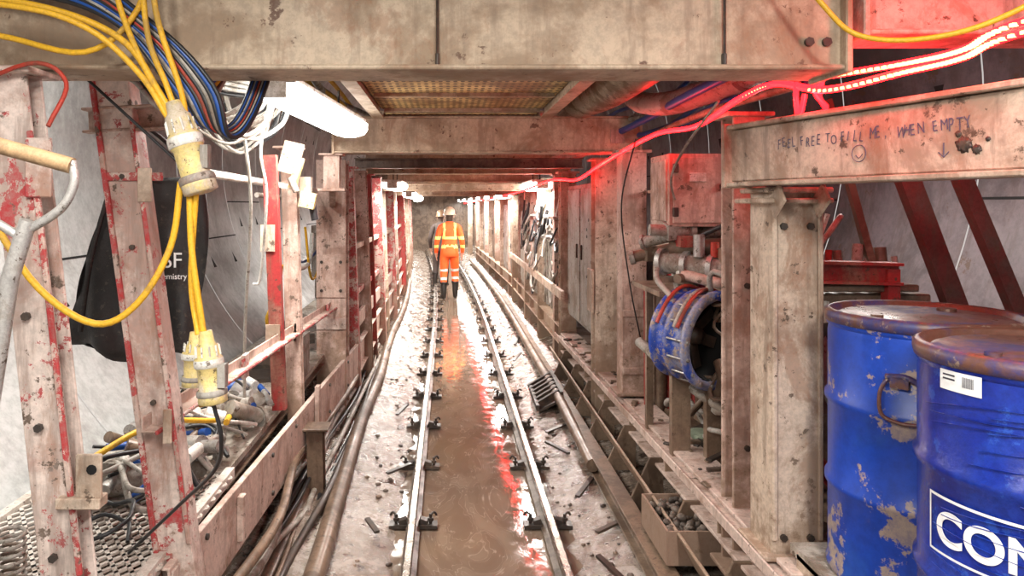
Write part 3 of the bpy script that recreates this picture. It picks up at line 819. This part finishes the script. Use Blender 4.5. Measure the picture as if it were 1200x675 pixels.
for k in range(16):
    y=2.8+R_(0,1.4); b.tube([(-1.6,y,.7),(-1.4,y+R_(-.2,.2),.75+R_(0,.2)),(-1.2,y+R_(-.2,.2),.72+R_(0,.18)),(-1.05,y+R_(-.2,.2),.7)],R_(.006,.014),random.choice([RUB,HOSE,WHT,HOSE]),7)
b.obj('hose_coil')
b=B()
for k in range(46):
    x=R_(-1.62,-1.08);y=R_(2.9,4.6);a=R_(0,3)
    L=R_(.08,.24); dx,dy=L*math.cos(a),L*math.sin(a)
    r=R_(.015,.045); zz=R_(0,.12)
    b.cyl((x-dx/2,y-dy/2,.68+r+zz),(x+dx/2,y+dy/2,.68+r+R_(0,.1)),r,random.choice([GREY,TOOL,MUDST,WHT,PANEL,BLUC]),14)
    b.cyl((x+dx/2,y+dy/2,.68+r),(x+dx*.58,y+dy*.58,.68+r),r*1.4,random.choice([GREY,TOOL]),14)
b.obj('pipe_fittings_pile')
b=B()
for k in range(4): b.box((-1.42+.03*k,5.2+k*.35,.67+.02*k),(.36,.24,.03),DARK,(R_(-.1,.1),R_(-.1,.1),R_(-.4,.4)))
b.obj('rubber_mats')
b=B(); b.box((-1.15,5.3,.80),(.22,.3,.3),GREY); b.box((-1.15,5.145,.85),(.16,.01,.14),WHT); b.cyl((-1.15,5.3,.95),(-1.15,5.3,1.05),.05,RUB,16)
b.tube([(-1.2,5.15,.9),(-1.25,5.0,1.1),(-1.15,4.9,1.3),(-1.1,4.8,1.5)],.012,YEL); b.obj('pump_control_box')
b=B(); pts=[(-1.38+.035*math.cos(t),2.3+.035*math.sin(t),.67+t*.0042) for t in [k*.4 for k in range(120)]]; b.sweep(pts,.006,GREY,6); b.obj('coil_spring')
def blob(name,c,s,mat,seed,amp=.35):
    bm=bmesh.new(); bmesh.ops.create_icosphere(bm,subdivisions=4,radius=1)
    for v in bm.verts: v.co*=1+amp*noise.fractal(v.co*1.7+Vector((seed,0,0)),1,2,4)
    me=bpy.data.meshes.new('bl'); bm.to_mesh(me)
    b=B(); b.mesh(me,Matrix.Translation(c)@Matrix.Diagonal((*s,1)),mat); return b.obj(name)
blob('muddy_sack',(-1.2,1.95,.76),(.16,.15,.1),MUDST,2)
blob('cleaning_rag',(1.5,4.2,.555),(.14,.1,.035),RAG,5,.5)
b=B()
for i in range(34):
    y=R_(5.6,13);z=R_(1.2,2.1);x=-1.12+bend(y)+R_(-.15,.1); L=R_(.6,1.6);h=R_(.1,.6)
    b.tube([(x,y,z),(x+R_(-.05,.05),y+L*.3,z-h*.8),(x+R_(-.05,.05),y+L*.7,z-h*.7),(x,y+L,z+R_(-.1,.1))],R_(.01,.022),random.choice([WHT,HOSE,RUB,RUB,YEL,HOSE,BLUC]),7,5)
b.obj('hose_bundle')
for Y,zc,h,m in ((7.3,1.45,.5,GREY),(8.1,1.3,.9,RUB),(9.9,1.4,.6,PANEL),(12.1,1.3,.8,GREY),(15,1.3,1,GREY),(18,1.3,1,MUDST)):
    b=B(); x=-1.2+bend(Y); b.box((x,Y,zc),(.26,.5,h),m); b.box((x,Y-.255,zc),(.2,.01,h*.8),m); b.box((x+.135,Y,zc),(.01,.42,h*.85),m)
    b.cyl((x+.06,Y-.262,zc),(x+.06,Y-.28,zc),.02,DARK,10)
    for s in(-1,1): b.box((x+.0,Y+s*.2,zc-h/2-.1),(.2,.04,.22),m)
    b.obj('electrical_cabinet',.006)

# ------------------------------------------------------------ right machinery
b=B(); b.box((1.42,4.15,1.98),(.42,.36,.4),PINK); b.box((1.42,3.965,1.98),(.38,.012,.36),PINK)
for z in(1.86,2.1): b.box((1.24,3.95,z),(.03,.02,.05),DARK)
b.cyl((1.5,3.96,2.0),(1.5,3.94,2.0),.02,DARK,12); b.box((1.206,4.15,1.98),(.012,.3,.34),PINK)
b.box((1.36,3.95,2.05),(.09,.006,.05),WHT)
b.obj('control_cabinet',.008)
ax=Vector((.56,-.83,-.08)).normalized(); o=Vector((1.23,3.95,1.22))
b=B(); g=1.08
b.lathe(o,ax,[(r_*g,h_) for r_,h_ in [(.0,0),(.17,0),(.19,.01),(.19,.03),(.225,.032),(.225,.05),(.205,.052),(.21,.09),(.205,.12),(.228,.123),(.228,.145),(.212,.147),(.207,.24),(.24,.243),(.24,.265),(.195,.267),(.192,.08),(0,.08)]],BLUEM,44)
b.lathe(o+ax*.085,ax,[(0,0),(.200,0),(.204,.178)],BLACK,36)
b.lathe(o+ax*.1,ax,[(0,.08),(.04,.07),(.05,.0)],DARK,20)
pa=ax.orthogonal().normalized(); pb=ax.cross(pa)
for k in range(6):
    t=k*P/3; dd=pa*math.cos(t)+pb*math.sin(t); b.prism(o+ax*.12+dd*.04,o+ax*.14+dd*.18,rect(.06,.006),DARK,ax)
for k in range(16):
    t=k*2*P/16; dd=pa*math.cos(t)+pb*math.sin(t); b.bolt(o+ax*.265+dd*.235,ax,TOOL,.010); b.cyl(o+ax*.145+dd*.24,o+ax*.243+dd*.24,.006,TOOL,6)
b.prism(o+ax*.04+Vector((0,0,-.2)),o+ax*.04+Vector((0,0,-.7)),rect(.1,.05),MUDST,(0,1,0))
b.prism(o+ax*.2+Vector((.05,0,-.2)),o+ax*.2+Vector((.05,0,-.7)),rect(.1,.05),MUDST,(0,1,0))
for off,rr_,mt in ((.07,.252,RHOSE),(.175,.25,HOSE),(.2,.255,RHOSE)):
    b.tube([o+ax*(off+.012*math.sin(k))+(pa*math.cos(k*.35)+pb*math.sin(k*.35))*rr_ for k in range(3,16)],.010,mt,7,3)
b.obj('axial_fan_blower')
b=B()
b.cyl((1.2,4.1,1.58),(1.55,3.75,1.55),.06,GREY,20); b.cyl((1.24,4.06,1.66),(1.62,3.9,1.68),.045,MUDST,16)
for f in(0,.3,.6,.9):
    p=Vector((1.2,4.1,1.58)).lerp(Vector((1.55,3.75,1.55)),f); b.cyl(p,p+Vector((.02,-.02,0)),.075,TOOL,20)
b.box((1.5,3.85,1.62),(.14,.14,.1),MUDST); b.box((1.35,4.1,1.48),(.34,.1,.03),MUDST); b.cyl((1.35,3.9,1.62),(1.35,3.9,1.74),.03,TOOL,12)
b.tube([(1.55,3.75,1.58),(1.6,3.7,1.7),(1.5,3.8,1.8),(1.35,3.95,1.72)],.014,RUB)
b.tube([(1.2,4.1,1.62),(1.15,4.0,1.5),(1.17,3.8,1.42)],.016,HOSE)
b.cyl((1.28,3.95,1.52),(1.5,3.7,1.47),.03,PINK,14); b.cyl((1.3,4.2,1.72),(1.62,4.0,1.76),.035,HOSE,14)
b.box((1.3,3.98,1.70),(.08,.1,.06),RED); b.cyl((1.42,3.86,1.62),(1.42,3.86,1.7),.022,RHOSE,12)
b.obj('hydraulic_motor')
b=B()
for k in range(20):
    x=R_(1.2,1.6);y=R_(3.95,4.7);z=R_(1.42,1.76);v=Vector((R_(-1,1),R_(-.6,.6),R_(-.3,.3))).normalized()*R_(.05,.13); q=Vector((x,y,z)); r_=R_(.014,.04)
    m=random.choice([GREY,TOOL,HOSE,MUDST,PINK,RED,WHT])
    b.cyl(q-v,q+v,r_,m,14); b.cyl(q+v*.8,q+v*1.05,r_*1.35,random.choice([TOOL,GREY]),6)
    if k%3==0: b.box(q,(.08,.07,.09),m,(R_(-.3,.3),R_(-.3,.3),R_(0,1)))
b.box((1.4,4.35,1.40),(.44,.6,.03),MUDST)
for x_ in (1.22,1.58): b.box((x_,4.4,.96),(.04,.04,.88),MUDST)
b.obj('valve_block')
b=B(); b.tube([(1.16,4.4,1.07),(1.3,3.95,.93),(1.5,3.5,.8)],.03,HOSE,12); b.cyl((1.44,3.62,.84),(1.47,3.56,.82),.045,HOSE,14)
b.tube([(1.55,3.3,1.0),(1.4,3.6,1.02),(1.38,3.7,1.1)],.028,MUDST,10)
for k in range(34):
    y=R_(3.5,4.9);z=R_(.7,1.85)
    b.tube([(1.45+R_(0,.3),y,z),(1.36+R_(0,.1),y-.1,z-R_(.05,.3)),(1.36+R_(0,.2),y-.2,z-R_(.0,.3)),(1.45+R_(0,.3),y-.4,z-R_(-.1,.4))],R_(.008,.02),random.choice([RUB,RHOSE,HOSE,MUDST,HOSE,WHT]),8)
b.obj('suction_hose')
b=B(); b.box((1.87,4.3,.95),(.46,1.6,.85),MUDST); b.box((1.87,4.3,1.39),(.5,1.64,.03),MUDST)
for y in(3.8,4.5): b.cyl((1.87,y,1.4),(1.87,y,1.58),.1,DARK,20)
b.cyl((1.66,3.48,1.1),(1.66,3.42,1.1),.08,GREY,16); b.obj('hydraulic_power_unit',.006)
b=B()
for z,m in ((1.60,PINK),(1.0,PINK),(.82,MUDST)):
    b.prism((1.36,5.05,z),(1.95,4.95,z),chan(.05,.08),m)
    b.prism((1.3,5.05,z-.06),(1.6,5.0,z-.06),rect(.03,.03),m)
b.prism((1.36,3.2,1.2),(1.9,3.2,1.15),chan(.05,.08),PINK)
for k in range(7): b.cyl((1.34+.08*k,4.85,.54),(1.34+.08*k,4.86,R_(1.1,1.8)),R_(.02,.04),random.choice([MUDST,GREY,HOSE,RED]),12)
b.obj('pipe_support_bracket')
b=B(); b.prism((1.42,2.95,1.63),(1.83,2.95,1.62),ibeam(.08,.09,.012),RED); b.prism((1.8,2.95,1.5),(1.8,2.95,1.64),rect(.05,.05),RED); b.obj('red_cross_member')
b=B(); b.prism((1.85,2.95,2.05),(2.12,3.0,1.42),chan(.08,.05),DRED,(0,1,0)); b.prism((2.05,2.95,2.1),(2.36,3.0,1.45),chan(.06,.05),DRED,(0,1,0))
b.prism((1.62,3.1,2.35),(1.85,3.1,1.5),rect(.03,.03),MUDST,(0,1,0)); b.obj('diagonal_strut')
b=B(); b.box((1.75,3.15,1.28),(.5,.3,.5),MUDST); b.cyl((1.55,3.05,1.35),(1.55,2.95,1.35),.07,DARK,16); b.tube([(1.5,3.0,1.5),(1.44,2.95,1.2),(1.5,2.95,.9),(1.45,2.95,.7)],.02,RUB); b.tube([(1.56,3.0,1.5),(1.52,2.93,1.2),(1.6,2.92,.95)],.016,HOSE)
b.box((1.72,3.0,1.56),(.4,.1,.03),MUDST)
b.tube([(1.5,3.1,1.62),(1.55,3.0,1.75),(1.65,3.05,1.85),(1.7,3.2,1.8)],.012,HOSE); b.tube([(1.48,3.1,1.7),(1.5,3.2,1.85),(1.55,3.3,1.95)],.012,RUB)
for k in range(8):
    x=1.5+k*.06; b.cyl((x,3.1,1.56),(x+R_(-.03,.03),3.12,1.64+R_(0,.1)),R_(.012,.025),random.choice([TOOL,GREY,RED,MUDST]),10)
b.obj('pump_housing',.006)
b=B(); b.cyl((1.42,2.97,.95),(1.62,2.98,.72),.035,RED,12); b.cyl((1.4,3.4,.58),(1.55,3.0,.56),.03,MUDST,12);b.obj('pipe_offcut')
b=B()
for i in range(7): b.box((1.58+i*.03,3.4,1.86-.01*i),(.014,.02,.12),WHT,(0,.35,0))
b.obj('cable_hangers')
b=B(); b.prism((1.30,3.62,.625),(1.52,3.82,.625),rect(.03,.012),DARK); b.cyl((1.52,3.82,.615),(1.52,3.82,.635),.035,DARK,8); b.prism((1.25,3.5,.622),(1.45,3.5,.63),rect(.025,.014),DARK); b.obj('steel_wrench')
b=B()
for k in range(60):
    x=R_(1.42,1.95);y=R_(3.4,6.5);s=R_(.02,.07)
    b.box((x,y,.52+s*.4),(s*R_(1,3),s*R_(1,2),s),random.choice([MUDST,DARK,CREAM,MUDST]),(R_(-.3,.3),R_(-.3,.3),R_(0,3)))
b.obj('mud_debris')
b=B(); b.box((1.33,6.95,1.42),(.1,1.5,1.35),PANEL); b.box((1.272,6.6,1.42),(.014,.66,1.27),PANEL); b.box((1.272,7.32,1.42),(.014,.66,1.27),PANEL)
for y in(6.85,7.1): b.box((1.26,y,1.45),(.02,.02,.14),DARK)
for k in range(7):
    y=6.4+R_(0,.4);z=1.0+R_(0,.8); b.cyl((1.266,y,z),(1.260,y,z),.014,DARK,8)
b.obj('electrical_cabinet',.005)
b=B()
for i in range(70):
    y=R_(8.0,11.3);z=R_(1.0,2.05);x=1.20+R_(-.03,.15); L=R_(.2,.7);h=R_(.1,.45)
    b.tube([(x,y,z),(x-R_(0,.08),y+L*.3,z-h*.9),(x-R_(0,.06),y+L*.7,z-h*.8),(x,y+L,z+R_(-.1,.1))],R_(.009,.02),random.choice([HOSE,HOSE,RUB,RUB,HOSE,WHT]),7,5)
b.obj('hose_bundle')
b=B()
for i in range(14):
    y=8.1+i*.2
    b.box((1.33,y,1.5+.25*(i%2)),(.1,.13,.14),[GREY,TOOL,WHT][i%3]); b.cyl((1.28,y,1.5+.25*(i%2)),(1.2,y,1.5+.25*(i%2)),.025,TOOL,10); b.cyl((1.3,y,.6),(1.3,y,1.5),.014,HOSE,8)
b.box((1.42,9.5,1.3),(.03,2.9,1.5),PANEL)
b.obj('valve_manifold')
for Y,h,m in ((12.1,1.2,PANEL),(13.9,1.0,MUDST),(15.4,1.3,GREY),(18.2,1.2,MUDST),(21,1.3,GREY),(24.5,1.3,MUDST)):
    b=B(); x=1.42+bend(Y); b.box((x,Y,.6+h/2),(.3,.9,h),m); b.box((x-.155,Y,.6+h/2),(.012,.8,h*.85),m); b.box((x-.17,Y+.2,.6+h/2),(.02,.02,.1),DARK); b.box((x,Y,.56),(.3,.9,.06),MUDST); b.obj('electrical_cabinet',.005)
b=B()
for i in range(6): b.prism((.80,6.55+i*.13,.09),(1.02,6.62+i*.13,.20),rect(.03,.05),DARK)
b.prism((.80,6.45,.09),(.82,7.3,.09),rect(.03,.05),DARK); b.prism((1.02,6.5,.20),(1.04,7.35,.20),rect(.03,.05),DARK); b.box((.92,6.9,.11),(.24,.85,.02),DARK,(0,-.46,0))
b.obj('rerailing_ramp')
b=B()
for k in range(260):
    y=R_(3.0,14);s_=random.choice([-1,1]); x=(R_(.68,1.0) if s_>0 else R_(-.66,-.3)); s=R_(.006,.026)
    z=-.035+(abs(x-.19)-.4)*.22+.005
    b.mesh(ico,Matrix.Translation((x+bend(y),y,z))@Matrix.Rotation(R_(0,6),4,'Z')@Matrix.Diagonal((s,s*R_(.5,1),s*.5,1)),random.choice([GRAV,MUDST,DARK]))
for (x,y,a,L) in ((.82,4.6,.5,.3),(.9,5.4,-.6,.25),(.78,8.6,.3,.4),(-.42,5.0,.9,.2),(-.45,6.4,.3,.25),(.88,9.6,.2,.5),(.84,4.1,1.0,.2),(.8,5.9,.9,.22),(.86,3.6,-.4,.2),(-.4,4.1,-.5,.15)):
    b.prism((x,y,.05),(x+L*math.sin(a),y+L*math.cos(a),.07),rect(.03,.015),DARK)
b.obj('floor_rubble')

# ------------------------------------------------------------ people
def person(name,loc,rotz,jk,tr,helm,hivis=True,H=1.0,step=.1):
    V=[];E=[];Rr=[]
    def j(p,r,par=None):
        V.append(p);Rr.append(r if isinstance(r,tuple) else (r,r))
        if par is not None:E.append((par,len(V)-1))
        return len(V)-1
    pel=j((0,0,.97),(.155,.12)); sp=j((0,0,1.13),(.15,.115),pel); ch=j((0,.0,1.32),(.175,.125),sp); nb=j((0,-.0,1.47),(.10,.08),ch)
    nk=j((0,.01,1.535),.058,nb); h0=j((0,.025,1.60),(.075,.085),nk); h1=j((0,.02,1.70),(.082,.098),h0); j((0,.015,1.765),(.05,.06),h1)
    for s in(-1,1):
        sh=j((s*.175,0,1.44),.078,nb); el=j((s*.245,-.03,1.17),.057,sh)
        el2=j((s*.262,.03,1.04),.048,el); wr=j((s*.26,.085,.92),.036,el2)
        pm=j((s*.258,.11,.86),(.030,.038),wr)
        for k,(dy,L) in enumerate(((-.028,.06),(-.009,.075),(.010,.07),(.028,.055))):
            a=j((s*.256,.115+dy,.83),.010,pm); q=j((s*.250,.120+dy,.83-L*.55),.009,a); j((s*.236,.122+dy,.83-L),.008,q)
        t=j((s*.245,.145,.875),.011,pm); j((s*.232,.16,.84),.009,t)
        st=step*s
        hp=j((s*.095,0,.88),.108,pel); kn=j((s*.115,.05+st*.7,.50),.078,hp); cf=j((s*.118,st*.9,.30),.068,kn)
        an=j((s*.12,st-.02,.11),.058,cf); hl=j((s*.12,st-.01,.055),.05,an); j((s*.13,st+.16,.045),.042,hl)
    me=bpy.data.meshes.new('sk'); me.from_pydata(V,E,[]); ob=bpy.data.objects.new('sk',me); bpy.context.collection.objects.link(ob)
    md=ob.modifiers.new('s','SKIN'); md.use_smooth_shade=True
    sv=me.skin_vertices[0].data
    for i,r in enumerate(Rr): sv[i].radius=r; sv[i].use_root=(i==0)
    ss=ob.modifiers.new('ss','SUBSURF'); ss.levels=3; ss.render_levels=3
    dg=bpy.context.evaluated_depsgraph_get(); dg.update()
    m2=bpy.data.meshes.new_from_object(ob.evaluated_get(dg)); bpy.data.objects.remove(ob)
    def fn(c):
        x,y,z=c; ax_=abs(x)
        if z>1.53: return HAIR if (y<.0 or z>1.70) else SKIN
        if z<.36 and ax_<.24: return BOOT
        if ax_>.2 and z<.915: return SKIN
        arm=ax_>.205
        if not arm and z<.87:
            if .40<z<.45 or .56<z<.61: return SILV if hivis else tr
            return tr
        if hivis:
            if (1.02<z<1.08) or (1.19<z<1.25 ): return STRIPE
            if not arm and z>1.25 and .085<ax_<.135: return STRIPE
        return jk
    M=Matrix.Translation(loc)@Matrix.Rotation(rotz,4,'Z')@Matrix.Scale(H,4)
    b=B(); b.mesh(m2,M,None,fn)
    def L(pr,mt,o,sx=1,sy=1,n=28):
        t=B(); t.lathe((0,0,0),(0,0,1),pr,mt,n)
        b.add([M@(Vector((v[0]*sx,v[1]*sy,v[2]))+Vector(o)) for v in t.v],t.f,mt,True)
    L([(.155,1.05),(.175,.95),(.185,.86),(.178,.855),(.165,.9)],jk,(0,0,0),1.0,.76)
    L([(.065,1.47),(.078,1.50),(.075,1.545),(.062,1.545)],jk,(0,.0,0))
    for s in(-1,1): L([(.075,.36),(.082,.345),(.08,.33),(.07,.33)],BOOT,(s*.117,step*s*.85,0))
    L([(.118,1.675),(.122,1.68),(.116,1.70),(.112,1.75),(.09,1.80),(.05,1.83),(0,1.84)],helm,(0,.015,0),.95,1.12)
    L([(.112,1.672),(.135,1.676),(.135,1.684),(.112,1.69)],helm,(0,.03,0),.95,1.15)
    t=B(); t.box((0,.015,1.815),(.02,.2,.03),helm)
    t.lathe((0,.115,1.625),(0,.5,-.2),[(.016,0),(.014,.015),(0,.025)],SKIN,8)
    for s in(-1,1):
        t.lathe((s*.03,.108,1.655),(0,1,0),[(.012,0),(.009,.006),(0,.008)],WTXT,8); t.lathe((s*.03,.114,1.655),(0,1,0),[(.005,0),(0,.003)],BLACK,8)
        t.lathe((s*.082,.015,1.64),(s,0,0),[(.024,0),(.026,.008),(.015,.014),(0,.01)],SKIN,10)
    t.box((0,.108,1.585),(.045,.006,.009),RED)
    o=len(b.v); b.v+=[tuple(M@Vector(v)) for v in t.v]
    for f,m,sm in zip(t.f,t.m,t.sm): b.f.append([k+o for k in f]); b.m.append(b.mi(t.mats[m])); b.sm.append(sm)
    return b.obj(name)
person('construction_worker',(.03,14.6,-.01),.05,ORANGE,ORANGE,HELM,True,1.02,.09)
person('construction_worker',(-.17,16.8,.0),-.2,NAVY,NAVY,HELM2,False,.97,.08)

# ------------------------------------------------------------ world, camera
w=bpy.data.worlds.new('w'); bpy.context.scene.world=w; w.use_nodes=True
w.node_tree.nodes['Background'].inputs[0].default_value=(1,.95,.9,1); w.node_tree.nodes['Background'].inputs[1].default_value=.45
cd=bpy.data.cameras.new('camera'); co=bpy.data.objects.new('camera',cd); bpy.context.collection.objects.link(co)
co.location=(0,0,1.9); co.rotation_euler=(P/2,0,0)
cd.sensor_width=36; cd.lens=850/1200*36
cd.shift_x=(600-525)/1200; cd.shift_y=-(337.5-240)/1200; cd.clip_start=.02
sc=bpy.context.scene; sc.camera=co
sc.view_settings.view_transform='Standard'; sc.view_settings.look='None'; sc.view_settings.exposure=.4
